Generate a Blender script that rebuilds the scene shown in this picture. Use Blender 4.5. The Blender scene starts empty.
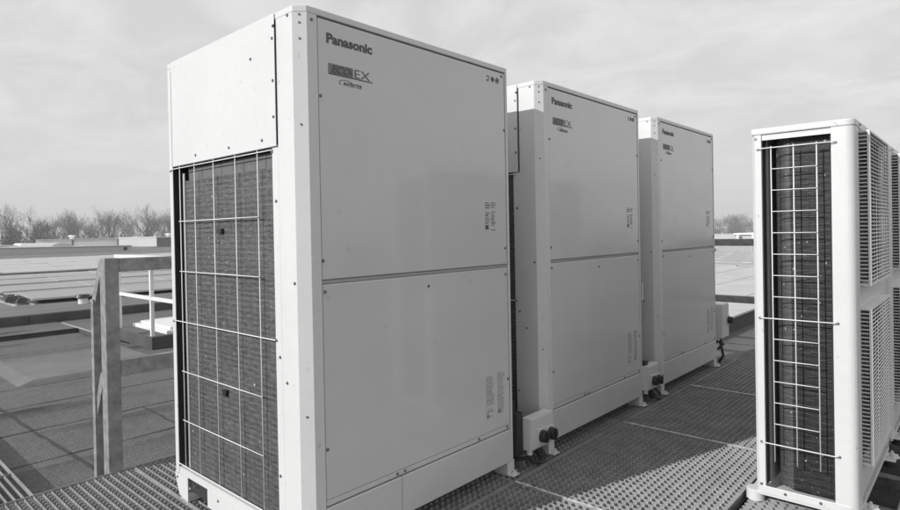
import bpy, math, random
from mathutils import Vector, Matrix
random.seed(7)
C = bpy.context.scene
COL = C.collection
PI = math.pi
HAZE = .0015

# ------------------------------------------------------------------ materials
MATS = {}
def mat(name, base, rough=0.5, metal=0.0, var=0.0, vscale=6.0, bump=0.0, bscale=40.0, stretch=(1, 1, 1),
        coat=0.0, spots=0.0, sscale=60.0, streak=0.0, wave=0.0):
    if name in MATS: return MATS[name]
    m = bpy.data.materials.new(name); m.use_nodes = True
    nt = m.node_tree; N = nt.nodes; L = nt.links
    b = N['Principled BSDF']
    b.inputs['Roughness'].default_value = rough
    b.inputs['Metallic'].default_value = metal
    if coat: b.inputs['Coat Weight'].default_value = coat; b.inputs['Coat Roughness'].default_value = 0.09; b.inputs['Coat IOR'].default_value = 1.6
    tc = N.new('ShaderNodeTexCoord'); mp = N.new('ShaderNodeMapping')
    mp.inputs['Scale'].default_value = stretch
    L.new(tc.outputs['Object'], mp.inputs['Vector'])
    val = N.new('ShaderNodeValue'); val.outputs[0].default_value = base
    cur = val.outputs[0]
    def noise(scale, detail, lo, hi, src=mp, dist=0.0):
        n = N.new('ShaderNodeTexNoise'); n.inputs['Scale'].default_value = scale
        n.inputs['Detail'].default_value = detail; n.inputs['Distortion'].default_value = dist
        L.new(src.outputs[0], n.inputs['Vector'])
        r = N.new('ShaderNodeMapRange'); r.inputs['From Min'].default_value = 0.3; r.inputs['From Max'].default_value = 0.7
        r.inputs['To Min'].default_value = lo; r.inputs['To Max'].default_value = hi
        L.new(n.outputs['Fac'], r.inputs['Value']); return r.outputs[0]
    def mul(a, c):
        k = N.new('ShaderNodeMath'); k.operation = 'MULTIPLY'; L.new(a, k.inputs[0]); L.new(c, k.inputs[1]); return k.outputs[0]
    if var:
        cur = mul(cur, noise(vscale, 6, 1 - var, 1 + var))
        cur = mul(cur, noise(vscale * 9, 3, 1 - var * .5, 1 + var * .5))
    if streak:
        mp2 = N.new('ShaderNodeMapping'); mp2.inputs['Scale'].default_value = (22, 22, .7)
        L.new(tc.outputs['Object'], mp2.inputs['Vector'])
        cur = mul(cur, noise(1.0, 5, 1 - streak, 1 + streak * .3, mp2))
    if spots:
        n = N.new('ShaderNodeTexNoise'); n.inputs['Scale'].default_value = sscale; n.inputs['Detail'].default_value = 2
        L.new(mp.outputs[0], n.inputs['Vector'])
        r = N.new('ShaderNodeMapRange'); r.inputs['From Min'].default_value = .70; r.inputs['From Max'].default_value = .74
        r.inputs['To Min'].default_value = 1; r.inputs['To Max'].default_value = 1 - spots
        L.new(n.outputs['Fac'], r.inputs['Value']); cur = mul(cur, r.outputs[0])
    cb = N.new('ShaderNodeCombineColor')
    for i in range(3): L.new(cur, cb.inputs[i])
    L.new(cb.outputs[0], b.inputs['Base Color'])
    if bump:
        n = N.new('ShaderNodeTexNoise'); n.inputs['Scale'].default_value = bscale; n.inputs['Detail'].default_value = 5
        L.new(mp.outputs[0], n.inputs['Vector'])
        bp = N.new('ShaderNodeBump'); bp.inputs['Strength'].default_value = bump; bp.inputs['Distance'].default_value = .004
        L.new(n.outputs['Fac'], bp.inputs['Height']); L.new(bp.outputs[0], b.inputs['Normal'])
    if wave:
        n = N.new('ShaderNodeTexNoise'); n.inputs['Scale'].default_value = 3.6; n.inputs['Detail'].default_value = 1
        L.new(tc.outputs['Object'], n.inputs['Vector'])
        bp = N.new('ShaderNodeBump'); bp.inputs['Strength'].default_value = 1; bp.inputs['Distance'].default_value = wave
        L.new(n.outputs['Fac'], bp.inputs['Height']); L.new(bp.outputs[0], b.inputs['Normal'])
    MATS[name] = m; return m

WHITE = mat('white_paint', .66, .38, var=.03, vscale=3, streak=.012, spots=.2, sscale=30, bump=.02, bscale=400)
PANEL = mat('panel_paint', .60, .24, var=.025, vscale=1.6, wave=.007, coat=.45, streak=.008, spots=.12, sscale=24)
DARK = mat('dark_inside', .03, .8)
RAILG = mat('seam_metal', .36, .5, var=.05)
SCREW = mat('screw_steel', .22, .4, metal=.6)
WIRE = mat('guard_wire_coating', .75, .4)
GALV = mat('galvanised_grating', .325, .55, metal=.1, var=.16, vscale=9, spots=.3, sscale=25)
GALVR = mat('galvanised_rail', .27, .55, metal=.1, var=.3, vscale=22, bump=.1, bscale=60)
BRIGHTRAIL = mat('pale_rail', .75, .4, var=.05)
def felt_mat():
    m = bpy.data.materials.new('roofing_felt'); m.use_nodes = True
    nt = m.node_tree; N = nt.nodes; L = nt.links; b = N['Principled BSDF']; b.inputs['Roughness'].default_value = .92
    tc = N.new('ShaderNodeTexCoord'); sp = N.new('ShaderNodeSeparateXYZ'); L.new(tc.outputs['Object'], sp.inputs[0])
    def mth(op, a, c=None, v=None, clamp=False):
        k = N.new('ShaderNodeMath'); k.operation = op; k.use_clamp = clamp; L.new(a, k.inputs[0])
        if c is not None: L.new(c, k.inputs[1])
        if v is not None: k.inputs[1].default_value = v
        return k.outputs[0]
    def noise(st, det=5, dist=0):
        mp = N.new('ShaderNodeMapping'); mp.inputs['Scale'].default_value = st; L.new(tc.outputs['Object'], mp.inputs[0])
        n = N.new('ShaderNodeTexNoise'); n.inputs['Scale'].default_value = 1; n.inputs['Detail'].default_value = det; n.inputs['Distortion'].default_value = dist
        L.new(mp.outputs[0], n.inputs['Vector']); return n.outputs['Fac']
    # dirt that has settled along each overlap, every 0.75 m
    y = mth('ADD', mth('SUBTRACT', sp.outputs['Y'], v=2.69), mth('MULTIPLY', noise((1.3, 1.3, 1)), v=.22))
    fr = mth('FRACT', mth('DIVIDE', y, v=.748))
    band = N.new('ShaderNodeMapRange'); band.interpolation_type = 'SMOOTHSTEP'; band.inputs['From Min'].default_value = .55; band.inputs['From Max'].default_value = .95
    L.new(fr, band.inputs['Value'])
    pm = N.new('ShaderNodeMapRange'); pm.inputs['From Min'].default_value = .42; pm.inputs['From Max'].default_value = .6; L.new(noise((.55, .9, 1), 4), pm.inputs['Value'])
    stain = mth('MULTIPLY', mth('MULTIPLY', band.outputs[0], pm.outputs[0]), v=-.08)
    big = mth('MULTIPLY', mth('SUBTRACT', noise((.5, 1.4, 1), 6, .4), v=.5), v=.07)
    grit = mth('MULTIPLY', mth('SUBTRACT', noise((55, 55, 55), 2), v=.5), v=.13)
    grit2 = mth('MULTIPLY', mth('SUBTRACT', noise((14, 14, 14), 4), v=.5), v=.06)
    v = mth('ADD', mth('ADD', mth('ADD', stain, big), mth('ADD', grit, grit2)), v=.118)
    v = mth('MAXIMUM', v, v=.02)
    cb = N.new('ShaderNodeCombineColor')
    for i in range(3): L.new(v, cb.inputs[i])
    L.new(cb.outputs[0], b.inputs['Base Color'])
    bp = N.new('ShaderNodeBump'); bp.inputs['Distance'].default_value = .01; bp.inputs['Strength'].default_value = .8
    L.new(noise((90, 90, 90), 3), bp.inputs['Height']); L.new(bp.outputs[0], b.inputs['Normal'])
    return m
FELT = felt_mat()
FELTD = mat('felt_joint', .04, .8, var=.2, vscale=5)
FELTE = mat('felt_upstand', .075, .85, var=.25, vscale=3, bump=.4, bscale=60)
CONC = mat('pale_render', .80, .8, var=.06, vscale=.5)
GREYW = mat('grey_cladding', .50, .7, var=.05, vscale=.3)
DGREY = mat('dark_cladding', .16, .7, var=.05, vscale=.4)
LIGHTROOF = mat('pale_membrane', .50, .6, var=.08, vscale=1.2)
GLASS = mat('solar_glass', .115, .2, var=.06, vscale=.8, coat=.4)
GLASSL = mat('sky_sheen_solar_glass', .42, .25, var=.05, vscale=.8)  # sky reflection on the panels is put into the pale base colour
ALU = mat('aluminium', .6, .35, metal=.5)
BLACK = mat('black_plastic', .025, .4)
RUBBER = mat('rubber', .04, .8)
INK = mat('grey_ink', .10, .6)
INKL = mat('pale_grey_ink', .30, .6)
BADGE = mat('badge_grey', .20, .4)
STICK = mat('label_film', .575, .3)
BOXW = mat('isolator_plastic', .62, .45, var=.03)
BARK = mat('bark', .07, .9, var=.2, vscale=2)
TWIG = mat('twig', .10, .9)
SHRUB = mat('shrub', .07, .9, var=.3, vscale=.5)
LAND = mat('land', .14, .95, var=.3, vscale=.02)

def coil_mat(name, lo, hi, rows):
    m = bpy.data.materials.new(name); m.use_nodes = True
    nt = m.node_tree; N = nt.nodes; L = nt.links; b = N['Principled BSDF']
    b.inputs['Roughness'].default_value = .55; b.inputs['Metallic'].default_value = .2
    tc = N.new('ShaderNodeTexCoord')
    sp = N.new('ShaderNodeSeparateXYZ'); L.new(tc.outputs['Object'], sp.inputs[0])
    def mth(op, a, c=None, v=None):
        k = N.new('ShaderNodeMath'); k.operation = op; L.new(a, k.inputs[0])
        if c is not None: L.new(c, k.inputs[1])
        if v is not None: k.inputs[1].default_value = v
        return k.outputs[0]
    def noise(sc, st, det=4):
        mp = N.new('ShaderNodeMapping'); mp.inputs['Scale'].default_value = st; L.new(tc.outputs['Object'], mp.inputs[0])
        n = N.new('ShaderNodeTexNoise'); n.inputs['Scale'].default_value = sc; n.inputs['Detail'].default_value = det
        L.new(mp.outputs[0], n.inputs['Vector']); return n.outputs['Fac']
    wob = mth('MULTIPLY', noise(4, (1, 1, 1)), v=.004)
    z = mth('ADD', sp.outputs['Z'], wob)
    s = mth('SINE', mth('MULTIPLY', z, v=2 * PI * rows))                       # tube rows behind the fins
    s = mth('MULTIPLY', s, v=.11)
    blot = mth('MULTIPLY', mth('SUBTRACT', noise(1, (1, 26, 120), 4), v=.5), v=1.3)
    blot = mth('ADD', blot, mth('MULTIPLY', mth('SUBTRACT', noise(1, (3, 3, 9), 4), v=.5), v=.5))
    vert = mth('MULTIPLY', mth('SUBTRACT', noise(1, (1, 160, 2), 2), v=.5), v=.8)
    t = mth('ADD', mth('ADD', mth('ADD', s, blot), vert), v=.5)
    r = N.new('ShaderNodeMapRange'); L.new(t, r.inputs['Value'])
    r.inputs['To Min'].default_value = lo; r.inputs['To Max'].default_value = hi
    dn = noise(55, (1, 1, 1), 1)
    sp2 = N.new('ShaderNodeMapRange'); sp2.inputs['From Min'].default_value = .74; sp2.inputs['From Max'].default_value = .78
    sp2.inputs['To Max'].default_value = .35; L.new(dn, sp2.inputs['Value'])    # glints of bent fins, painted as bright specks
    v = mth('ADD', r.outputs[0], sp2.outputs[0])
    cb = N.new('ShaderNodeCombineColor')
    for i in range(3): L.new(v, cb.inputs[i])
    L.new(cb.outputs[0], b.inputs['Base Color'])
    bp = N.new('ShaderNodeBump'); bp.inputs['Distance'].default_value = .003; bp.inputs['Strength'].default_value = .7
    L.new(t, bp.inputs['Height']); L.new(bp.outputs[0], b.inputs['Normal'])
    return m
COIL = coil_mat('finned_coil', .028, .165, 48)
COILB = coil_mat('finned_coil_shaded', .006, .032, 38)  # shade deep between the fins is put into this darker copy
COILC = coil_mat('finned_coil_bend_lit', .045, .11, 38)  # lighter copy: light on the fins of the bend is painted into the colour

# ------------------------------------------------------------------ mesh helper
class MB:
    def __init__(s): s.v = []; s.f = []; s.m = []; s.cur = 0
    def add(s, vs, fs):
        o = len(s.v); s.v += [tuple(v) for v in vs]
        for f in fs: s.f.append(tuple(i + o for i in f)); s.m.append(s.cur)
        return s
    def box(s, x0, x1, y0, y1, z0, z1):
        vs = [(x, y, z) for z in (z0, z1) for y in (y0, y1) for x in (x0, x1)]
        return s.add(vs, [(0, 2, 3, 1), (4, 5, 7, 6), (0, 1, 5, 4), (2, 6, 7, 3), (0, 4, 6, 2), (1, 3, 7, 5)])
    def prism(s, poly, z0, z1):           # poly in XY, counter-clockwise
        n = len(poly)
        vs = [(x, y, z0) for x, y in poly] + [(x, y, z1) for x, y in poly]
        return s.add(vs, [tuple(range(n))[::-1], tuple(range(n, 2 * n))] + [(i, (i + 1) % n, (i + 1) % n + n, i + n) for i in range(n)])
    def prism_y(s, poly, y0, y1):         # poly in XZ
        n = len(poly)
        vs = [(x, y0, z) for x, z in poly] + [(x, y1, z) for x, z in poly]
        return s.add(vs, [tuple(range(n)), tuple(range(n, 2 * n))[::-1]] + [(i, i + n, (i + 1) % n + n, (i + 1) % n) for i in range(n)])
    def prism_x(s, poly, x0, x1):         # poly in YZ
        n = len(poly)
        vs = [(x0, y, z) for y, z in poly] + [(x1, y, z) for y, z in poly]
        return s.add(vs, [tuple(range(n))[::-1], tuple(range(n, 2 * n))] + [(i, (i + 1) % n, (i + 1) % n + n, i + n) for i in range(n)])
    def tube(s, pts, r, n=6, r1=None, cap=True):
        pts = [Vector(p) for p in pts]; rings = []
        up = None
        for i, p in enumerate(pts):
            t = (pts[min(i + 1, len(pts) - 1)] - pts[max(i - 1, 0)]).normalized()
            if up is None:
                up = Vector((0, 0, 1)) if abs(t.z) < .9 else Vector((1, 0, 0))
            a = t.cross(up).normalized(); bb = a.cross(t).normalized(); up = bb
            rr = r if r1 is None else r + (r1 - r) * i / (len(pts) - 1)
            rings.append([p + a * math.cos(2 * PI * k / n) * rr + bb * math.sin(2 * PI * k / n) * rr for k in range(n)])
        vs = [v for ring in rings for v in ring]; fs = []
        for i in range(len(pts) - 1):
            for k in range(n):
                fs.append((i * n + k, i * n + (k + 1) % n, (i + 1) * n + (k + 1) % n, (i + 1) * n + k))
        if cap: fs += [tuple(range(n))[::-1], tuple(range(len(vs) - n, len(vs)))]
        return s.add(vs, fs)
    def cyl(s, p0, p1, r, n=20, r1=None): return s.tube([p0, p1], r, n, r1)
    def beam(s, p0, p1, w, h):            # rectangular bar, w sideways, h up
        p0 = Vector(p0); p1 = Vector(p1); t = (p1 - p0).normalized()
        up = Vector((0, 0, 1)) if abs(t.z) < .95 else Vector((0, 1, 0))
        a = t.cross(up).normalized() * w / 2; b = a.cross(t).normalized() * h / 2
        vs = [p + i * a + j * b for p in (p0, p1) for i, j in ((-1, -1), (1, -1), (1, 1), (-1, 1))]
        return s.add(vs, [(0, 1, 2, 3), (4, 7, 6, 5), (0, 4, 5, 1), (1, 5, 6, 2), (2, 6, 7, 3), (3, 7, 4, 0)])
    def build(s, name, mats, parent=None, smooth=False, bevel=0, seg=2):
        me = bpy.data.meshes.new(name); me.from_pydata(s.v, [], s.f)
        if not isinstance(mats, (list, tuple)): mats = [mats]
        for m in mats: me.materials.append(m)
        if len(mats) > 1: me.polygons.foreach_set('material_index', s.m)
        if smooth: me.polygons.foreach_set('use_smooth', [True] * len(me.polygons))
        me.update()
        o = bpy.data.objects.new(name, me); COL.objects.link(o)
        if parent: o.parent = parent
        if bevel:
            b = o.modifiers.new('bevel', 'BEVEL'); b.width = bevel; b.segments = seg; b.limit_method = 'ANGLE'
            b.harden_normals = False
        return o
def empty(name, loc=(0, 0, 0), rz=0):
    o = bpy.data.objects.new(name, None); COL.objects.link(o); o.location = loc; o.rotation_euler = (0, 0, rz)
    o.empty_display_size = .1; return o
def tag(o, label, cat, group=None):
    o['label'] = label; o['category'] = cat
    if group: o['group'] = group
    return o
def struct(o): o['kind'] = 'structure'; return o
def copy_tree(o, parent=None):
    c = o.copy(); COL.objects.link(c)
    if parent: c.parent = parent
    for ch in list(o.children): copy_tree(ch, c)
    return c
def text(name, body, size, m, parent, loc, bold=0.0, shear=0.0, sx=1.0, extrude=.0004, spacing=1.0):
    cu = bpy.data.curves.new(name, 'FONT'); cu.body = body; cu.size = size; cu.offset = bold; cu.shear = shear
    cu.extrude = extrude; cu.space_character = spacing; cu.resolution_u = 3
    t = bpy.data.objects.new('tmp', cu); COL.objects.link(t)
    bpy.context.view_layer.update()
    me = bpy.data.meshes.new_from_object(t.evaluated_get(bpy.context.evaluated_depsgraph_get()))
    bpy.data.objects.remove(t)
    me.materials.clear(); me.materials.append(m); me.name = name
    me.transform(Matrix.Diagonal((sx, 1, 1, 1)))
    me.transform(Matrix.Rotation(PI / 2, 4, 'X'))
    o = bpy.data.objects.new(name, me); COL.objects.link(o); o.parent = parent; o.location = loc
    return o

# ------------------------------------------------------------------ camera
cam = bpy.data.cameras.new('camera'); co = bpy.data.objects.new('camera', cam); COL.objects.link(co)
f = Vector((0.74121687, 0.67121822, -0.00797852)); r = Vector((0.6710182, -0.741214, -0.01834072)); u = Vector((0.01822442, -0.00824072, 0.99979996))
M = Matrix((( r.x, u.x, -f.x, -1.07846), (r.y, u.y, -f.y, -1.61027), (r.z, u.z, -f.z, 1.10732), (0, 0, 0, 1)))
co.matrix_world = M
cam.sensor_width = 36; cam.lens = 593.46 / 900 * 36; cam.shift_y = -18.45 / 900; cam.shift_x = -.33 / 900
cam.clip_start = .05; cam.clip_end = 5000
C.camera = co

# ------------------------------------------------------------------ big heat pump cabinets with the two front panels
W, D, H, CH = 1.111, .984, 1.842, .034
SCREW_ME = None
def screw(p, axis, parent, rr=.0055):
    global SCREW_ME
    if SCREW_ME is None:
        b = MB(); b.cyl((0, 0, 0), (0, 0, .003), .0042, 10, .0034); b.cyl((0, 0, -.002), (0, 0, .0008), .0056, 10)
        o = b.build('screw', SCREW); SCREW_ME = o.data; bpy.data.objects.remove(o)
    o = bpy.data.objects.new('screw', SCREW_ME); COL.objects.link(o); o.parent = parent; o.location = p
    o.rotation_euler = {'-y': (PI / 2, 0, 0), '-x': (0, -PI / 2, 0), 'c': (PI / 2, 0, -PI / 4)}[axis]
    return o

def make_cabinet():
    R = empty('heat_pump_cabinet')
    # painted steel shell: right flank, rear, roof of the machine and its inner bulkhead
    b = MB(); b.box(W - .006, W - .001, .03, .93, .062, 1.815); b.build('side_panel', WHITE, R, bevel=.001)
    b = MB(); b.box(.03, W - .03, D - .008, D - .003, .062, 1.815); b.build('rear_panel', WHITE, R)
    b = MB(); b.box(.075, W - .012, .024, D - .015, .07, 1.812); b.box(.007, .0745, .950, .972, .14, 1.812); b.build('inner_bulkhead', DARK, R)  # narrow second box paints the gap by the rear post in shade
    b = MB(); b.prism([(.001, CH), (CH, .001), (W - .012, .001), (W, .012), (W, D - .002), (.001, D - .002)], 1.8205, H)
    b.build('top_cover', WHITE, R, bevel=.0025)
    b = MB()
    for cx in (.32, .80):
        n = 40
        ri = [(cx + .21 * math.cos(2 * PI * k / n), .5 + .21 * math.sin(2 * PI * k / n)) for k in range(n)]
        ro = [(cx + .225 * math.cos(2 * PI * k / n), .5 + .225 * math.sin(2 * PI * k / n)) for k in range(n)]
        vs = [(x, y, H - .002) for x, y in ro] + [(x, y, H + .012) for x, y in ro] + [(x, y, H + .012) for x, y in ri] + [(x, y, H - .002) for x, y in ri]
        b.add(vs, [(k + q * n, (k + 1) % n + q * n, (k + 1) % n + (q + 1) * n, k + (q + 1) * n) for q in range(3) for k in range(n)])
        for q in range(1, 6): b.tube([(cx + .035 * q * math.cos(a / 16 * PI), .5 + .035 * q * math.sin(a / 16 * PI), H + .01) for a in range(33)], .002, 5)
        for a in range(4): b.tube([(cx + .21 * math.cos(a * PI / 4), .5 + .21 * math.sin(a * PI / 4), H + .007), (cx - .21 * math.cos(a * PI / 4), .5 - .21 * math.sin(a * PI / 4), H + .007)], .003, 5)
    b.build('fan_guard', WIRE, R, smooth=False)
    # corner posts
    b = MB(); t = .016
    b.prism([(0, .1275), (0, CH), (CH, 0), (.0725, 0), (.0725, t), (CH + .006, t), (t, CH + .006), (t, .1275)], .062, 1.8195)
    b.box(0, .008, .1276, .166, .062, 1.3985)
    b.build('front_post', WHITE, R, bevel=.0012)
    b = MB(); b.prism([(W - .0255, 0), (W - .012, 0), (W, .012), (W, .04), (W - .014, .04), (W - .014, .02), (W - .0255, .02)], .062, 1.8195)
    b.build('front_post', WHITE, R, bevel=.0012)
    b = MB(); b.prism([(0, D - .008), (0, .9465), (.004, .9465), (.005, D - .010), (.010, D - .005), (.03, D - .004), (.03, D - .001), (.008, D - .001)], .1, 1.8195)
    b.build('rear_post', WHITE, R, bevel=.0012)
    b = MB(); b.prism([(W, .935), (W, D - .008), (W - .008, D - .001), (W - .03, D - .001), (W - .03, .935)], .062, 1.8195)
    b.build('rear_post', WHITE, R, bevel=.0012)
    # front skins
    up = MB(); up.box(.0765, W - .029, .0025, .02, .9575, 1.8145)
    up = up.build('upper_front_panel', PANEL, R, bevel=.003, seg=3)
    lo = MB(); lo.box(.0765, W - .029, .0025, .02, .2325, .9415)
    lo = lo.build('lower_front_panel', PANEL, R, bevel=.003, seg=3)
    b = MB(); b.box(.074, W - .027, .011, .0235, .936, .962); b.box(.074, W - .027, .0065, .0105, .9445, .9545)
    b.build('middle_rail', RAILG, R)
    b = MB(); b.box(.0765, W - .029, .0028, .02, .2135, .2315); b.build('panel_flange', PANEL, R, bevel=.001)
    b = MB(); b.box(.0745, .4085, -.001, .018, .062, .208); b.build('kick_plate', PANEL, R, bevel=.003)
    b = MB(); b.box(.4105, W - .027, -.001, .018, .062, .208); b.build('kick_plate', PANEL, R, bevel=.003)
    # left flank: cover above the coil, coil, wire guard, base rail
    b = MB(); b.box(-.004, -.0006, .1335, .936, 1.402, 1.8405); b.box(-.0006, .012, .1335, .936, 1.402, 1.406); b.build('upper_side_panel', WHITE, R, bevel=.0025)
    b = MB(); b.box(.012, .03, .128, .945, 1.395, 1.815); b.build('side_frame', DARK, R)
    c = MB(); c.box(.016, .074, .150, .872, .135, 1.338)
    for k in range(44):
        z = .15 + k * .027
        c.tube([(.03, .873, z), (.03, .890, z + .003), (.03, .890, z + .010), (.03, .873, z + .013)], .0035, 5, cap=False)
    c.build('coil', COIL, R)
    b = MB(); b.box(.012, .0155, .862, .878, .14, 1.37); b.build('coil_end_plate', ALU, R)
    b = MB(); b.box(.030, .034, .130, .86, 1.341, 1.392); b.build('coil_top_bracket', mat('bracket_grey', .13, .6, var=.2, vscale=20), R)
    w = MB(); X = -.003
    for z in (1.392, .754, .150): w.tube([(-.001, .962, z - .004), (X, .945, z), (X, .17, z), (-.001, .158, z)], .0021, 6)
    for z in (1.171, .9635, .5475, .3430): w.tube([(X, .886, z), (X, .255, z)], .0020, 6)
    for y in (.88, .745, .585, .418, .262): w.tube([(X + .004, y, 1.402), (X + .004, y, .148)], .0020, 6)
    w.build('wire_guard', WIRE, R, smooth=True)
    b = MB()
    b.box(.002, .02, .128, .945, .104, .132)
    b.box(.0, .004, .1, .69, .03, .1035); b.box(.0, .06, .1, .69, .03, .034)
    b.prism_x([(.983, .103), (.866, .103), (.866, .006), (.945, .012), (.983, .085)], .0, .004)
    b.box(.0, .07, .866, .935, .002, .006)
    b.build('base_rail', WHITE, R)
    b = MB(); b.box(.012, .9, .69, .866, .045, .101); b.build('fork_pocket', DARK, R)
    b = MB(); b.box(.03, 1.08, .03, .96, .045, .069); b.build('base_pan', WHITE, R)
    for (x, y) in ((.03, .02), (W - .052, .02), (W - .052, D - .08)):
        b = MB(); b.box(x, x + .05, y - .018, y - .014, .0, .064); b.box(x, x + .004, y - .0135, y + .06, .0, .064)
        b.box(x, x + .05, y - .05, y + .06, .004, .008)
        b.cyl((x + .03, y - .035, .008), (x + .03, y - .035, .012), .016, 16); b.cyl((x + .03, y - .035, .012), (x + .03, y - .035, .024), .008, 6)
        b.build('foot', WHITE, R)
    # lettering and marks on the upper panel
    y = .0018
    text('brand_lettering', 'Panasonic', .0445, INK, R, (.109, y, 1.741), bold=.0017, sx=1.12)
    b = MB(); b.box(.116, .219, y - .0003, y + .001, 1.642, 1.674); bd = b.build('badge_plate', BADGE, R)
    text('badge_lettering', 'ECOi', .034, INK, bd, (.126, y - .0012, 1.646), bold=.0004, shear=.35, sx=1.12)
    text('badge_lettering', 'EX', .043, INK, R, (.221, y, 1.643), bold=-.0003, sx=1.42)
    b = MB(); b.box(.116, .306, y - .0005, y + .001, 1.638, 1.6412); b.build('badge_underline', INK, R)
    text('badge_lettering', 'INVERTER', .0175, INK, R, (.176, y, 1.609), bold=.0002, shear=.3, sx=1.02)
    b = MB(); b.tube([(.160 + .055 * (1 - math.cos(a)) / 2, y, 1.618 + .010 * math.sin(a)) for a in [k * PI / 12 for k in range(-3, 12)]], .0010, 5)
    b.build('badge_swoosh', INK, R)
    # three small pictograms
    b = MB(); X0, Z0 = .955, 1.767
    b.box(X0, X0 + .018, y, y + .001, Z0 + .014, Z0 + .019); b.box(X0 + .013, X0 + .018, y, y + .001, Z0 + .002, Z0 + .014); b.box(X0, X0 + .013, y, y + .001, Z0 - .004, Z0 + .002)
    b.build('pictogram', INK, R)
    b = MB(); X0 = .997
    for a in range(3): b.beam((X0 - .011 * math.cos(a * PI / 3), y, Z0 + .008 - .011 * math.sin(a * PI / 3)), (X0 + .011 * math.cos(a * PI / 3), y, Z0 + .008 + .011 * math.sin(a * PI / 3)), .0045, .001 + .003)
    b.build('pictogram', INK, R)
    b = MB(); X0 = 1.030
    b.tube([(X0 + .010 * math.cos(a / 12 * 2 * PI), y, Z0 + .008 + .010 * math.sin(a / 12 * 2 * PI)) for a in range(13)], .0022, 5)
    b.box(X0 - .006, X0 + .006, y, y + .001, Z0 + .005, Z0 + .011)
    b.build('pictogram', INK, R)
    # printed notices: blocks of small lines of type
    def notice(x0, x1, z0, z1, cols, rng, parent=R, ink=INKL):
        b = MB(); b.box(x0 - .006, x1 + .006, y + .0003, y + .0008, z0 - .006, z1 + .006); p = b.build('printed_notice', PANEL, parent)
        b = MB(); cw = (x1 - x0) / cols
        for c in range(cols):
            z = z1
            while z > z0 + .008:
                h = rng.choice((.004, .004, .006))
                x = x0 + c * cw; xe = x0 + (c + 1) * cw - .006 - rng.random() * .015
                if rng.random() < .12: z -= .012; continue
                while x < xe:
                    wd = rng.uniform(.003, .011); b.box(x, min(x + wd, xe), y - .0003, y + .0002, z - h, z); x += wd + .0025
                z -= h + .005
        b.box(x0, x0 + .018, y - .0003, y + .0002, z0 + .01, z0 + .028)
        b.build('notice_text', ink, p)
    rng = random.Random(3)
    notice(.93, 1.01, 1.105, 1.232, 2, rng, ink=INK)
    notice(.915, .975, .285, .475, 1, rng); notice(.995, 1.052, .29, .48, 1, rng)
    # screws
    for (x, z) in ((.080, 1.02), (.083, 1.56), (1.068, 1.03), (1.075, 1.56), (1.062, 1.80), (.085, .918), (.083, .40),
                   (1.068, .912), (1.072, .44), (1.060, .225), (.86, .223), (.39, .223), (.428, .223), (.571, .898)):
        screw((x, .0005, z), '-y', R)
    for (x, z) in ((.052, 1.80), (.055, .13)): screw((x, -.001, z), '-y', R)
    for z in (1.812, 1.786, 1.735, 1.46, .52): screw((CH / 2 - .0006, CH / 2 - .0006, z), 'c', R).scale = (.7, .7, .55)
    for (y_, z) in ((.165, 1.386), (.160, .754), (.14, .70), (.152, .30), (.145, 1.22), (.058, 1.815), (.045, .95), (.10, .62), (.962, .085), (.962, 1.386), (.962, .75), (.80, .085), (.60, .085), (.4, .085)): screw((-.001, y_, z), '-x', R)
    for (y_, z) in ((.22, 1.43), (.45, 1.43), (.72, 1.43), (.285, 1.72), (.145, 1.76), (.145, 1.62), (.145, 1.5)): screw((-.0045, y_, z), '-x', R)
    b = MB(); b.box(-.0045, .0, .128, .1295, 1.46, 1.80); b.box(-.006, -.001, .128, .142, 1.795, 1.803); b.build('panel_gap', DARK, R)
    b = MB(); b.box(-.003, -.0004, .938, .9405, 1.404, 1.80); b.build('panel_gap', DARK, R)
    b = MB(); b.box(.004, .0155, .54, .575, 1.118, 1.135); b.build('coil_clip', BLACK, R)
    b = MB(); b.box(.004, .0155, .53, .557, .50, .523); b.build('coil_clip', BLACK, R)
    return R

cab = make_cabinet()
tag(cab, 'large white heat pump cabinet nearest the camera, its finned coil side in full sun', 'heat pump', 'white cabinets in a row on the grating')
cab2 = copy_tree(cab); cab2.location = (1.366, 0, 0)
cab2['label'] = 'middle of the three large white heat pump cabinets, its side shaded except for the top'
cab3 = copy_tree(cab); cab3.location = (2.7295, 0, 0)
cab3['label'] = 'farthest of the three large white heat pump cabinets, beside the roof railing'

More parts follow.
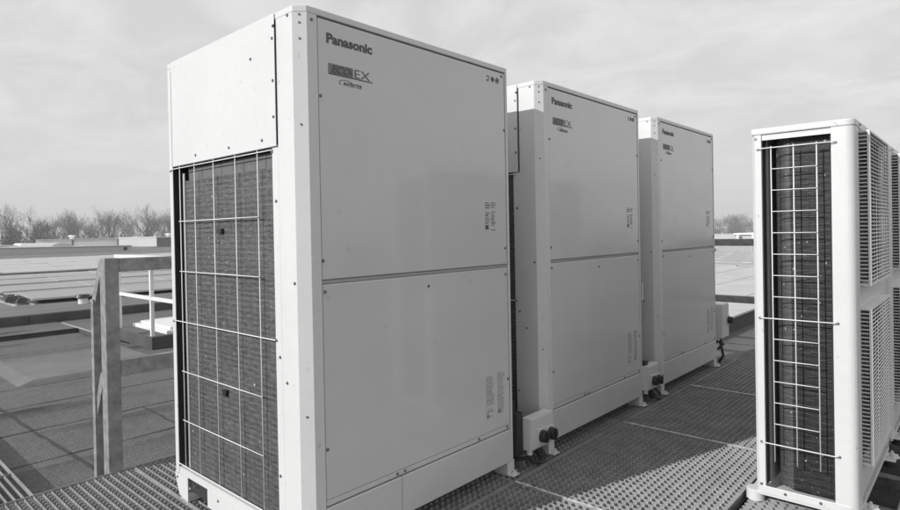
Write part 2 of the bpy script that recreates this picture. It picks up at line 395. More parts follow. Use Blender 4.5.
def isolator(parent, x, y, z, w, h, d, knob='front', two=True):
    b = MB(); b.box(x, x + w, y, y + d, z, z + h); b.box(x + .006, x + w - .006, y - .004, y, z + .006, z + h - .006)
    o = b.build('isolator_box', BOXW, parent, bevel=.006)
    ks = [(x + w * .46, z + h * .36), (x + w * .84, z + h * .33)] if two else [(x + w * .8, z + h * .5)]
    for kx, kz in ks:
        k = MB(); k.box(kx - .034, kx + .034, y - .008, y - .004, kz - .036, kz + .036); k.build('switch_plate', WHITE, o, bevel=.004)
        k = MB(); k.cyl((kx, y - .008, kz), (kx, y - .036, kz), .029, 24, .027); k.box(kx - .005, kx + .005, y - .043, y - .036, kz - .025, kz + .025)
        k.build('rotary_knob', BLACK, o, bevel=.002)
    k = MB(); k.tube([(x + w * .5, y + d * .5, z), (x + w * .55, y + d * .5, z - .05), (x + w * .75, y + .03, z - .07), (x + w * .95, y + .06, z - .05), (x + w + .04, y + .12, z - .03)], .010, 8)
    k.tube([(x + w * .25, y + d * .5, z), (x + w * .2, y + d * .5, z - .04), (x + w * .0, y + .10, z - .06), (x - .03, y + .25, z - .06)], .009, 8)
    k.build('cable', RUBBER, o, smooth=True)
    k = MB(); k.cyl((x + w * .1, y + d * .4, z), (x + w * .1, y + d * .4, z - .02), .014, 12); k.build('cable_gland', BOXW, o)
    k = MB(); k.box(x - .03, x + w * .6, y + d + .001, y + d + .006, z + h * .3, z + h * .7); k.box(x + .02, x + .03, y + d + .0065, y + d + .07, .0 , z + h * .6)
    k.build('mounting_bracket', GALVR, o)
    return o
isolator(cab, 1.165, -.050, .092, .185, .150, .045)
isolator(cab2, 1.105, -.030, .090, .165, .155, .045)
isolator(cab3, 1.150, -.030, .215, .165, .270, .095, two=False)
b = MB(); b.tube([(1.22, .02, .213), (1.222, .0, .14), (1.235, -.01, .06), (1.22, .02, .008)], .011, 8); b.tube([(1.27, .03, .213), (1.275, .02, .17), (1.262, .02, .13), (1.235, .03, .11)], .009, 8); b.tube([(1.18, .05, .213), (1.17, .06, .1), (1.19, .05, .01)], .014, 8); b.build('cable', RUBBER, cab3, smooth=True)
# pipework in the gaps
def pipes(parent):
    b = MB()
    for (y, rr) in ((.24, .019), (.30, .011)):
        b.tube([(1.112, y, .30), (1.17, y, .30), (1.18, y, .28), (1.18, y, .05), (1.18, y + .02, .03), (1.18, 1.3, .03)], rr, 10)
    b.build('insulated_pipe', RUBBER, parent, smooth=True)
    b = MB(); b.box(1.113, 1.20, .06, .20, .255, .30); b.box(1.113, 1.22, .10, .28, .03, .25); b.build('valve_cover', DARK, parent)
    b = MB(); b.tube([(1.205, .14, 1.0), (1.205, .14, .30)], .008, 6)
    b.box(1.16, 1.215, .13, .15, 1.22, 1.235); b.build('cable_duct', BLACK, parent)
pipes(cab); pipes(cab2)
for cc in (cab, cab2):
    b = MB(); b.box(1.114, 1.16, -.012, .05, .075, .27); b.build('gap_shade', BLACK, cc)  # black box paints the shade of the gap beside the isolator
    b = MB(); b.tube([(1.19, -.02, .09), (1.20, -.03, .035), (1.26, -.035, .012), (1.33, -.02, .02), (1.36, .03, .05), (1.36, .2, .05)], .009, 8); b.build('cable', RUBBER, cc, smooth=True)
b = MB(); b.box(1.150, 1.22, .05, .09, .63, .765); b.build('junction_box', BLACK, cab2, bevel=.004)
b = MB(); b.box(1.221, 1.25, .052, .088, .64, .755); b.build('junction_box_lid', BOXW, cab2, bevel=.003)
b = MB(); b.tube([(1.112, .09, .49), (1.235, .09, .49)], .014, 8); b.cyl((1.20, .09, .49), (1.25, .09, .49), .024, 12); b.build('service_valve', SCREW, cab2)

# ------------------------------------------------------------------ side discharge units at the right
RW, RD, RH = .90, .345, 1.495
def make_side_unit():
    R = empty('side_discharge_unit')
    def arc(cx, cy, rr, a0, a1, n=6): return [(cx + rr * math.cos(a0 + (a1 - a0) * k / n), cy + rr * math.sin(a0 + (a1 - a0) * k / n)) for k in range(n + 1)]
    rr = .028
    poly = [(0, .073)] + arc(rr, rr, rr, PI, 1.5 * PI) + [(.09, 0), (.09, .014), (.04, .014), (.014, .04), (.014, .073)]
    b = MB(); b.prism(poly, .045, 1.4695); b.build('front_post', WHITE, R, bevel=.001)
    b = MB(); b.prism([(0, RD - .012), (0, .3095), (.02, .3095), (.03, RD), (.012, RD)], .045, 1.4695); b.build('rear_post', WHITE, R, bevel=.001)
    top = [(-.002, RD + .001)] + arc(rr, rr, rr + .002, PI, 1.5 * PI) + arc(RW - rr, rr, rr + .002, 1.5 * PI, 2 * PI) + [(RW + .002, RD + .001)]
    b = MB(); b.prism(top, 1.470, RH); b.build('top_cover', WHITE, R, bevel=.004)
    b = MB(); b.box(.006, .012, .074, .309, 1.4475, 1.469); b.build('side_lintel', WHITE, R)
    # front skin with the two fan openings
    b = MB()
    ZZ = [.075, .20, .783, .880, 1.456, 1.469]
    b.box(.0905, .125, .004, .012, .075, 1.469); b.box(.705, RW - .03, .004, .012, .075, 1.469)
    for z0, z1 in ((.075, .20), (.783, .88), (1.456, 1.469)): b.box(.125, .705, .004, .012, z0, z1)
    b.build('front_panel', WHITE, R)
    b = MB(); b.prism([(RW - .03, .002)] + arc(RW - rr, rr, rr, 1.5 * PI, 2 * PI) + [(RW, RD - .01), (RW - .01, RD), (RW - .03, RD)], .045, 1.4695); b.build('right_side_panel', WHITE, R)
    b = MB(); b.box(.06, RW - .04, .30, .335, .07, 1.465); b.build('rear_grille_panel', RAILG, R)
    b = MB(); b.box(.11, RW - .035, .15, .270, .07, 1.46); b.build('inner_bulkhead', DARK, R)
    # coil bends round the rear corner
    def strip(pts, name, m):
        vs = []
        for (x, y) in pts: vs += [(x, y, .07), (x, y, 1.455)]
        b = MB(); b.add(vs, [(2 * i, 2 * i + 1, 2 * i + 3, 2 * i + 2) for i in range(len(pts) - 1)]); o = b.build(name, m, R, smooth=True); return o
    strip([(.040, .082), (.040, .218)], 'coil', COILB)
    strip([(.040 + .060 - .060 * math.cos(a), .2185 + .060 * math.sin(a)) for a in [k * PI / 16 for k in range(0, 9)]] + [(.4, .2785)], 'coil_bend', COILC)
    b = MB(); b.box(.016, .080, .074, .080, .07, 1.46); b.box(.016, .4, .3085, .314, .07, 1.46); b.build('coil_frame', DARK, R)
    w = MB(); X = -.012
    for z in (1.414, .743, .247): w.tube([(-.001, .322, z - .002), (X, .312, z), (X, .068, z), (-.001, .058, z)], .0023, 6)
    z = 1.414; k = 0
    for k in range(1, 15):
        z = 1.414 - .0835 * k
        if abs(z - .743) < .03 or z < .26: continue
        w.tube([(X + .001, .272, z), (X + .001, .117, z)], .0019, 6)
    for y in (.273, .195, .118): w.tube([(X + .005, y, 1.420), (X + .005, y, .178)], .0023, 6)
    w.build('wire_guard', WIRE, R, smooth=True)
    for (y, z) in ((.330, 1.455), (.322, 1.412), (.058, 1.412), (.322, .741), (.058, .741), (.322, .245), (.058, .245), (.325, .075)): screw((-.001, y, z), '-x', R)
    for x in (.11, .47, .72): screw((x, -.003, 1.482), '-y', R)
    b = MB(); b.box(.002, RW - .003, .001, RD - .002, .030, .0445); b.box(-.001, .0015, .02, RD - .02, .040, .070); b.build('base_pan', WHITE, R, bevel=.002)
    for y in (.24, .12): screw((-.002, y, .055), '-x', R)
    # fan grilles: bent horizontal wires on a raised rim
    for (z0, z1) in ((.880, 1.456), (.200, .783)):
        x0, x1, p = .125, .700, .027
        g = MB(); n = int((z1 - z0) / .0146)
        for i in range(n + 1):
            z = z0 + (z1 - z0) * i / n
            g.tube([(x0, .004, z), (x0, -p + .008, z), (x0 + .008, -p, z), (x1 - .008, -p, z), (x1, -p + .008, z), (x1, .004, z)], .0024, 5)
        for x in (x0 + .003, x1 - .003): g.box(x - .006, x + .006, -p - .004, -p + .004, z0 - .002, z1 + .002)
        for k in range(1, 8):
            x = x0 + (x1 - x0) * k / 8; g.tube([(x, -p + .003, z0), (x, -p + .003, z1)], .0018, 5)
        g.box(x0 - .002, x1 + .002, -p - .004, .003, z0 - .006, z0 + .001); g.box(x0 - .002, x1 + .002, -p - .004, .003, z1 - .001, z1 + .006)
        g.build('fan_grille', WIRE, R)
        cx, cz = (x0 + x1) / 2, (z0 + z1) / 2
        fb = MB(); fb.cyl((cx, .05, cz), (cx, .12, cz), .06, 24)
        for q in range(3):
            a0 = q * 2 * PI / 3
            vs = []
            for j in range(6):
                for s_, yy in ((0, .06), (1, .11)):
                    rad = .055 + .19 * j / 5; a = a0 + s_ * .9 + j * .08
                    vs.append((cx + rad * math.cos(a), yy, cz + rad * math.sin(a)))
            fb.add(vs, [(2 * j, 2 * j + 1, 2 * j + 3, 2 * j + 2) for j in range(5)])
        fb.build('fan', BLACK, R)
    # feet with washers
    for x in (.125, .80):
        b = MB(); b.box(x - .06, x + .06, -.038, .06, .024, .029)
        b.cyl((x, -.020, .029), (x, -.020, .034), .030, 20); b.cyl((x, -.020, .034), (x, -.020, .050), .010, 6); b.cyl((x, -.020, .05), (x, -.020, .058), .006, 10)
        b.build('foot', WHITE, R, bevel=.002)
        b = MB(); b.cyl((x, -.018, -.012), (x, -.018, .023), .040, 24); b.build('rubber_mount', RUBBER, R)
        b = MB(); b.box(x - .06, x + .06, RD - .04, RD + .035, .024, .029); b.cyl((x - .09, RD + .012, -.005), (x - .09, RD + .012, .040), .034, 24); b.build('foot', WHITE, R, bevel=.002)
    return R
su = make_side_unit(); su.location = (1.5075, -1.2544, 0)
tag(su, 'narrow white outdoor unit at right with wire guard over its dark coil side', 'air conditioner', 'side discharge units at the right')
su2 = copy_tree(su); su2.location = (2.545, -1.2544, 0)
su2['label'] = 'second narrow white outdoor unit cut off by the right edge, behind the nearer one'

# ------------------------------------------------------------------ platform of pressed grating
def grating(x0, x1, y0, y1, z, px=.0333, py=.0333, dz=.03, fx=True, serr=True):
    b = MB(); t = .0012
    n = int(round((x1 - x0) / px))
    for i in range(n + 1):
        x = x0 + (x1 - x0) * i / n; b.box(x - t, x + t, y0, y1, z - dz, z)
    m = int(round((y1 - y0) / py))
    for j in range(1, m):
        y = y0 + (y1 - y0) * j / m
        if serr:
            # saw-toothed cross bar: low between the bearing bars, with a tooth in the middle
            pts = []
            for i in range(n):
                xa = x0 + (x1 - x0) * i / n; w = (x1 - x0) / n
                pts += [(xa + .0016, z - .008), (xa + w * .22, z - .008), (xa + w * .34, z + .0015), (xa + w * .72, z + .0015), (xa + w * .84, z - .008)]
            pts.append((x1, z - .008))
            vs = []; fs = []
            for (x, zz) in pts:
                vs += [(x, y - .0022, z - .027), (x, y - .0022, zz), (x, y + .0022, zz), (x, y + .0022, z - .027)]
            for k in range(len(pts) - 1):
                a = 4 * k; c = a + 4
                fs += [(a, c, c + 1, a + 1), (a + 1, c + 1, c + 2, a + 2), (a + 2, c + 2, c + 3, a + 3)]
            b.add(vs, fs)
        else:
            b.box(x0, x1, y - .001, y + .001, z - .012, z - .0005)
    for (xa, xb, ya, yb) in ((x0, x1, y0 - .003, y0), (x0, x1, y1, y1 + .003), (x0 - .004, x0 - .0016, y0, y1), (x1 + .0016, x1 + .004, y0, y1)):
        b.box(xa, xb, ya, yb, z - dz - .002, z + .0035)
    return b
joints = [-2.10, -1.05, -.0, 1.03, 2.08, 3.11, 4.15]
first = True
for i in range(len(joints) - 1):
    xa, xb = joints[i] + .005, joints[i + 1] - .005
    g = grating(xa, xb, -.845, -.058, 0); o = g.build('platform_grating', GALV); struct(o)
    g = grating(xa, xb, -.046, 1.455, 0); o = g.build('platform_grating', GALV); struct(o)
for i in range(4):
    xa, xb = joints[i] + .006, min(joints[i + 1] - .006, 1.64)
    if xb - xa < .1: continue
    o = grating(xa, xb, -2.3, -.875, -.004).build('platform_grating', GALV); struct(o)
o = grating(1.036, 1.66, -1.17, -.875, -.004).build('platform_grating', GALV); struct(o)
o = grating(-1.5, -.306, 1.47, 5.5, -.17, px=.034, py=.45, dz=.035, serr=False).build('walkway_grating', GALV); struct(o)
b = MB()
for x in (1.03, 2.08, 3.11):
    for k in range(24):
        ya = -.84 + k * .0325; b.box(x - .0045, x + .0045, ya, ya + .0325 - (.004 if k % 5 == 0 else 0), .0036, .0062 + random.uniform(0, .0008))
struct(b.build('grating_joints', mat('joint_zinc', .62, .5, metal=.1, var=.35, vscale=30)))
# clips that hold the grating down
b = MB()
for x in (1.03, 2.08, 3.11):
    for y in (-.12, .9):
        b.cyl((x, y, 0.001), (x, y, .006), .018, 12); b.box(x - .03, x + .03, y - .006, y + .006, .002, .005)
struct(b.build('grating_clips', GALV))
# supporting steel
b = MB()
for y in (1.42, -.052, -.83, -.9):
    b.box(-2.1, 4.15, y - .02, y + .02, -.13, -.034)
for x in (-2.0, 0.0, 2.08, 4.1): b.box(x - .03, x + .03, -.80, 1.39, -.128, -.036)
b.box(1.70, 4.3, -.875, -.86, -.10, -.002)
b.box(1.665, 1.68, -1.8, -.86, -.12, -.004)
struct(b.build('platform_frame', GALVR))
b = MB()
for y in (-.99, -1.70):
    b.box(1.69, 6, y - .05, y + .05, -.075, -.006) if y < -1.5 else b.box(1.69, 6, y - .04, y + .04, -.075, -.014)
b.box(1.69, 6, -1.46, -1.335, -.055, -.020)
for x in (1.98, 2.40, 2.95): b.box(x - .03, x + .03, -1.333, -1.04, -.14, -.095)
b.box(1.69, 6, -1.62, -1.60, -.23, -.056)
struct(b.build('unit_support_beams', GALVR, bevel=.003))
b = MB()
for x in (-1.8, -.3, 1.2, 2.6, 4.0):
    for y in (1.3, -.7): b.box(x - .04, x + .04, y - .04, y + .04, -.25, -.132)
struct(b.build('platform_legs', GALVR))

# ------------------------------------------------------------------ platform railings
R = empty('guard_rail', (-.107, 1.48, 0))
tag(R, 'galvanised steel guard rail on the platform edge left of the nearest cabinet', 'railing')
b = MB(); b.box(0, .062, -.02, .050, -.25, 1.012); b.build('post', GALVR, R, bevel=.003)
b = MB(); b.box(.0625, 4.15, -.018, .018, .945, 1.010); b.build('top_rail', GALVR, R, bevel=.003)
b = MB(); b.box(.0625, 4.15, -.017, .017, .447, .522); b.build('middle_rail', GALVR, R, bevel=.003)
b = MB(); b.beam((.020, .155, -.25), (.020, .155, .81), .05, .036); b.build('post', GALVR, R)
b = MB(); b.beam((.018, .051, .985), (.018, .155, .80), .030, .045); b.build('sloping_rail', GALVR, R)
b = MB(); b.beam((.018, .051, .455), (.018, .165, .235), .030, .045); b.build('sloping_rail', GALVR, R)
for x in (1.4, 2.8, 4.1):
    b = MB(); b.box(x, x + .05, .0185, .05, -.1, .94); b.build('post', GALVR, R)
R = empty('end_rail', (4.42, 0, 0))
tag(R, 'dark steel railing at the far end of the platform beyond the cabinets', 'railing')
b = MB(); b.box(-.02, .02, -3.2, 1.45, .94, 1.0); b.build('top_rail', GALVR, R, bevel=.003)
b = MB(); b.box(-.02, .02, -3.2, 1.45, .445, .505); b.build('middle_rail', GALVR, R, bevel=.003)
for y in (.25, -1.4, -3.1):
    b = MB(); b.box(-.025, .025, y - .025, y + .025, -.25, .944); b.build('post', GALVR, R)

R = empty('pale_railing', (1.82, 0, -.1))
tag(R, 'pale painted railing standing on the raised roof edge behind the guard rail', 'railing')
b = MB(); b.box(-.025, .025, 4.3, 7.10, .935, .985); b.build('top_rail', BRIGHTRAIL, R)
b = MB(); b.box(-.018, .018, 4.3, 7.06, .445, .485); b.build('middle_rail', BRIGHTRAIL, R)
for y in (7.0, 5.93):
    b = MB(); b.box(-.02, .02, y - .02, y + .02, 0, .934); b.build('post', BRIGHTRAIL, R)

# ------------------------------------------------------------------ our roof
b = MB(); b.box(-45, 90, -45, 75, -9, -.25)
struct(b.build('roof', FELT))
def seam(pts, w=.018, z=-.246):
    b = MB(); vs = []
    path = []
    for i in range(len(pts) - 1):
        a = Vector(pts[i]); c = Vector(pts[i + 1]); n = max(2, int((c - a).length / .12))
        for k in range(n): path.append(a.lerp(c, k / n) + Vector((random.uniform(-1, 1), random.uniform(-1, 1))) * .006)
    path.append(Vector(pts[-1]))
    for i, p in enumerate(path):
        t = (path[min(i + 1, len(path) - 1)] - path[max(i - 1, 0)]).normalized(); nn = Vector((-t.y, t.x)) * w / 2 * random.uniform(.5, 1.3)
        vs += [(p.x + nn.x, p.y + nn.y, z), (p.x - nn.x, p.y - nn.y, z)]
    b.add(vs, [(2 * i, 2 * i + 1, 2 * i + 3, 2 * i + 2) for i in range(len(path) - 1)])
    return b
allb = MB()
def addseam(pts, w=.018, z=-.246):
    s = seam(pts, w, z); allb.add(s.v, s.f)
ys = [1.9, 2.69, 3.42, 4.20, 4.93, 6.75]
for k, y in enumerate(ys):
    addseam([(-30, y + .02), (-.3, y), (.4, y), (1.5, y), (4, y + .03), (12, y)], .014)
addseam([(.15, 1.5), (.06, 2.7), (.03, 3.4), (0, 4.4), (.02, 7.3)], .02)
for (x, ya, yb) in ((.755, 2.7, 3.42), (2.3, 3.42, 4.2), (1.5, 1.9, 2.69), (2.0, 4.2, 4.9)): addseam([(x, ya), (x + .01, yb)], .014)
for x in (5.2, 6.2, 7.3, 8.3, 9.4): addseam([(x, -12), (x, .7)], .014)
for y in (-.3, -2.2, -5): addseam([(4.3, y), (14, y)], .014)
struct(allb.build('roof_joints', FELTD))
# levels
b = MB(); b.box(-40, 1.655, 8.2, 9.2, -.2495, -.19); b.box(1.657, 30, 7.5, 9.2, -.2495, -.19); b.box(1.78, 3.9, 5.85, 7.499, -.2495, -.1)
struct(b.build('raised_roof', FELTE, bevel=.006))
b = MB(); b.box(-40, 1.63, 8.17, 9.2, -.1895, -.182); b.box(1.68, 30, 7.53, 9.2, -.1895, -.182); b.box(1.79, 3.9, 5.86, 7.49, -.0995, -.094)
struct(b.build('raised_roof_sheet', FELT))
b = MB(); b.box(-40, 40, 9.22, 74, -.2495, -.06); b.box(-40, 40, 9.205, 9.219, -.2495, -.05)
struct(b.build('upper_roof', FELTE))
b = MB(); b.box(-40, 40, 9.36, 74, -.0595, -.052); struct(b.build('upper_roof_sheet', mat('felt_pale_far', .15, .9, var=.2, vscale=1.2, stretch=(.4, 1.5, 1), bump=.4, bscale=60)))
b = MB()
for x in (-3.1, 1.28, 5.4): b.box(x, x + .015, 9.2, 9.2045, -.18, -.055)
struct(b.build('upstand_joints', FELTD))
b = MB(); b.box(1.632, 1.656, 6.6, 8.9, -.1815, -.172)
struct(b.build('edge_trim', RAILG))
# shallow ramped patch
b = MB()
x0, x1, y0, y1 = .27, 1.66, 5.02, 6.45
b.add([(x0, y0, -.2485), (x1, y0, -.2485), (x1, y1, -.2485), (x0, y1, -.2485), (x0 + .13, y0 + .05, -.213), (x1 - .1, y0 + .05, -.213), (x1 - .1, y1 - .1, -.213), (x0 + .13, y1 - .1, -.213)],
      [(4, 5, 6, 7), (0, 1, 5, 4), (1, 2, 6, 5), (2, 3, 7, 6), (3, 0, 4, 7)])
struct(b.build('felt_ramp', mat('felt_pale', .155, .9, var=.15, vscale=2, bump=.4, bscale=100), bevel=.015))
# pale slab near railing
b = MB(); b.box(1.98, 4.6, 5.9, 7.0, -.0995, -.05); b.box(2.05, 4.6, 5.98, 6.95, -.05, -.02)
tag(b.build('roof_hatch', BRIGHTRAIL, bevel=.008), 'flat white roof hatch cover lying beside the pale railing', 'hatch')
# light coloured section at right
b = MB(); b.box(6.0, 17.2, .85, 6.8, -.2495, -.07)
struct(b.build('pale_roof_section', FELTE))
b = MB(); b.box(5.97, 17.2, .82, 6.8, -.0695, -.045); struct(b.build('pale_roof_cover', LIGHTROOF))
b = MB()
for x in (7.6, 9.4, 11.2, 13, 14.8): b.box(x, x + .02, .83, 6.8, -.0448, -.041)
for y in (1.35, 2.4, 3.4): b.box(6, 17.2, y, y + .02, -.0448, -.0405)
struct(b.build('pale_roof_joints', mat('joint_grey', .35, .8)))

# vent pipe
R = empty('roof_vent', (2.35, 10.36, -.052))
b = MB(); b.cyl((0, 0, 0), (0, 0, .10), .075, 20); b.build('pipe', BRIGHTRAIL, R)
b = MB(); b.cyl((0, 0, .100), (0, 0, .112), .09, 20, .12); b.cyl((0, 0, .112), (0, 0, .165), .12, 20, .10); b.build('cap', BLACK, R)
tag(R, 'short white vent pipe with a black cap in front of the solar panels', 'vent')

# ------------------------------------------------------------------ solar panels
def panel_mesh(w, d, glass, h=.035, cell=True):
    b = MB(); b.cur = 0
    b.box(.012, w - .012, .012, d - .012, .004, h - .002)
    b.cur = 1
    for (a, c, e, g_) in ((0, w, 0, .0118), (0, w, d - .0118, d), (0, .0118, .0122, d - .0122), (w - .0118, w, .0122, d - .0122)): b.box(a, c, e, g_, 0, h)
    o = b.build('solar_panel', [glass, ALU]); return o
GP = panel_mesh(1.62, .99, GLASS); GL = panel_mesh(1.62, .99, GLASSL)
ORD = ['front', 'second', 'third', 'fourth', 'fifth', 'sixth', 'seventh', 'eighth', 'ninth', 'tenth']
used = set()
def put(proto, x, y, z, rx, label, group, jz=.004):
    if proto.name in used: o = proto.copy(); COL.objects.link(o)
    else: o = proto; used.add(proto.name)
    o.location = (x, y, z + random.uniform(-jz, jz)); o.rotation_euler = (math.radians(rx), math.radians(random.uniform(-.3, .3)), 0)
    tag(o, label, 'solar panel', group); return o
Y0 = 11.02
for rI in range(8):
    n = 3 if rI < 3 else 11
    for cI in range(n):
        x = 1.74 + cI * 1.645
        if rI >= 3 and cI >= 4: x += .9
        if cI == 3 and rI < 3: x += .2
        if rI in (4, ) and cI > 3: continue
        put(GP, x, Y0 + rI * 1.16 + (.15 if rI > 3 else 0), .015, 3.2 if rI % 2 == 0 else -.6,
            'grey solar panel in the %s row of the low array beyond the vent pipe' % ORD[rI] if cI < 4 else 'grey solar panel in the %s row of the array behind the pale railing' % ORD[rI],
            'grey solar panels at left')
for rI in range(3):
    for cI in range(5):
        put(GP, 8.8 + cI * 1.645, Y0 - .9 + rI * 1.10, .015, 1.0, 'grey solar panel in the %s row of the array hidden behind the cabinets' % ORD[rI], 'grey solar panels in the middle')
for rI, (y, z, rx) in enumerate(((21.2, .04, 2.0), (22.195, .136, 2.0), (29.4, .02, 2.0), (30.395, .116, 2))):
    for cI in range(11):
        for h in (0, ):
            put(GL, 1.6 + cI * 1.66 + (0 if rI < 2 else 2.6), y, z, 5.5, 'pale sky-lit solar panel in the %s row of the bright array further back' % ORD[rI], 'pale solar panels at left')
for rI in range(6):
    for cI in range(5):
        put(GP, 18.0 + rI * 1.75, 3.0 + cI * 1.02 + rI * .4, -.10, 1.0, 'dark solar panel in the %s column of the array beyond the pale roof section' % ORD[rI], 'grey solar panels at right')
# concrete ballast on mounting rails at the array end
for k, (x, y) in enumerate(((1.66, 11.25), (1.58, 11.7), (1.66, 12.15), (1.56, 13.1), (1.62, 13.7))):
    b = MB(); b.box(-.10, .05, -.1, .1, 0, .07); b.box(-.08, .03, -.07, .09, .071, .10)
    o = b.build('ballast_block', FELTE, bevel=.008); o.location = (x, y, -.030); o.rotation_euler = (0, 0, random.uniform(-.4, .4))
    tag(o, ['dark ballast block nearest the front corner of the solar array', 'second ballast block from the front corner of the solar array', 'third ballast block along the left end of the solar array', 'fourth ballast block along the left end of the solar array', 'farthest ballast block along the left end of the solar array'][k], 'ballast block', 'ballast blocks at the solar array')
b = MB(); b.box(1.46, 1.50, 10.9, 20, -.0515, -.032); b.box(1.72, 1.76, 10.85, 20, -.0515, -.032)
tag(b.build('mounting_rail', ALU), 'aluminium rail running along the left end of the solar array', 'rail')

# ------------------------------------------------------------------ buildings further off
R = empty('low_roof_building', (0, 54, 0))
tag(R, 'long low grey building with curved rooflights beyond the solar panels', 'building')
b = MB(); b.add([(-30, 0, -.049), (18.7, 0, -.049), (18.7, 14, -.049), (-30, 14, -.049), (-30, 0, .85), (18.7, 0, .40), (18.7, 14, .40), (-30, 14, .85)],
    [(0, 1, 5, 4), (1, 2, 6, 5), (2, 3, 7, 6), (3, 0, 4, 7), (4, 5, 6, 7)]); b.build('wall', GREYW, R)
b = MB(); b.add([(-30, -.1, .85), (18.8, -.1, .40), (18.8, .2, .40), (-30, .2, .85), (-30, -.1, .93), (18.8, -.1, .46), (18.8, .2, .46), (-30, .2, .93)],
    [(0, 1, 5, 4), (1, 2, 6, 5), (2, 3, 7, 6), (3, 0, 4, 7), (4, 5, 6, 7)]); b.build('parapet_cap', BRIGHTRAIL, R)
b = MB(); b.box(18.05, 18.35, -.03, .0, .03, .30); b.build('door', DARK, R)
def dome(x0, x1, z, y, h, m):
    n = 12; poly = [(x0 + (x1 - x0) * (1 - math.cos(PI * k / n)) / 2, z + h * math.sin(PI * k / n)) for k in range(n + 1)][::-1]
    b = MB(); b.prism_y(poly[::-1], y, y + 3); return b.build('rooflight', m, R, smooth=False)
dome(13.7, 15.3, .42, 4.0, .36, GREYW); dome(9.0, 11.0, .55, 2.0, .18, GREYW)
b = MB(); b.add([(11.2, 4, .4), (15.0, 4, .4), (15.0, 7, .4), (11.2, 7, .4), (11.7, 4.3, .80), (14.7, 4.3, .78), (14.7, 6.7, .78), (11.7, 6.7, .80)], [(0, 1, 5, 4), (1, 2, 6, 5), (2, 3, 7, 6), (3, 0, 4, 7), (4, 5, 6, 7)]); b.build('rooflight', mat('rooflight_white', .85, .3), R)

R = empty('pale_warehouse', (0, 92, 0))
tag(R, 'wide pale warehouse with thin flue pipes in front of the bare trees', 'building')
def wh(z0a, z0b, z1a, z1b, o=0, t=0):
    A = Vector((20.6, 1, 0)); Dn = Vector((.90, -.436, 0)); Nn = Vector((.436, .90, 0)); B = A + Dn * 30
    q = [A - Nn * o, B - Nn * o, B + Nn * (t or 16), A + Nn * (t or 16)]; zz = [(z0a, z1a), (z0b, z1b), (z0b, z1b), (z0a, z1a)]
    b = MB(); b.add([(p.x, p.y, z[0]) for p, z in zip(q, zz)] + [(p.x, p.y, z[1]) for p, z in zip(q, zz)], [(3, 2, 1, 0), (4, 5, 6, 7), (0, 1, 5, 4), (1, 2, 6, 5), (2, 3, 7, 6), (3, 0, 4, 7)]); return b
wh(-8, -8, 1.02, 1.16).build('wall', CONC, R)
wh(1.021, 1.161, 1.09, 1.22, .12, .3).build('roof_edge', BRIGHTRAIL, R)
for x in (24.3, 29.2):
    b = MB(); y_ = 1 - (x - 20.6) * .484; b.cyl((x, y_ - .4, -1), (x, y_ - .4, .95), .14, 10); b.build('flue', DGREY, R)
b = MB(); b.cyl((25.1, 2, 1.1), (25.1, 2, 1.4), .3, 12); b.cyl((25.1, 2, 1.4), (25.1, 2, 1.62), .6, 16, .25); b.build('vent_cap', CONC, R)

R = empty('dark_block', (0, 70, 0))
tag(R, 'dark grey clad building block with a light side wall left of the cabinet', 'building')
b = MB(); b.box(27.15, 45, 0, 12, -.25 + .28, 1.06); b.build('wall', DGREY, R)
b = MB(); b.box(27.13, 27.149, 0, 12, .03, 1.06); b.build('side_wall', mat('side_render', .5, .8), R)
b = MB(); b.box(27.05, 45.1, -.1, 12.1, 1.06, 1.16); b.build('roof_edge', BRIGHTRAIL, R)
b = MB(); b.cyl((28.9, 1, 1.16), (28.9, 1, 1.36), .22, 12); b.cyl((28.9, 1, 1.36), (28.9, 1, 1.56), .42, 16, .2); b.build('vent_cap', CONC, R)

# right-hand gap
R = empty('ribbed_parapet', (32, 0, 0))
tag(R, 'pale ribbed metal parapet seen between the far cabinet and the right unit', 'parapet')
b = MB()
for k in range(160):
    y = -2 + k * .13; b.box(-.022, .05, y, y + .09, -.249, .16); b.box(-.0, .05, y + .09, y + .13, -.249, .16)
b.build('ribbed_sheet', mat('ribbed_grey', .42, .7), R)
R = empty('far_hall', (62, 0, 0))
tag(R, 'distant low grey hall with a white roof line right of the far cabinet', 'building')
b = MB(); b.box(0, 12, -10, 40, -8, .28); b.build('wall', GREYW, R)
b = MB(); b.box(-.2, 12, -10, 17.2, .281, .45); b.build('roof_edge', BRIGHTRAIL, R)
for y in (16.6, 15.2, 14.1, 12.9):
    b = MB(); b.box(-.6, -.3, y, y + .2, -.1, .30); b.build('downpipe', BRIGHTRAIL, R)
b = MB(); b.cyl((-.8, 13.6, -.25), (-.8, 13.6, .1), .25, 12); b.build('vent_cap', BRIGHTRAIL, R)
R = empty('far_white_building', (230, 0, 0))
tag(R, 'far white gabled building roof peeping out below the trees at right', 'building')
b = MB(); b.prism_x([(20, -8), (52, -8), (52, -1.0), (49, .2), (44, 1.7), (20, 1.7)], 0, 20); b.build('wall', BRIGHTRAIL, R)

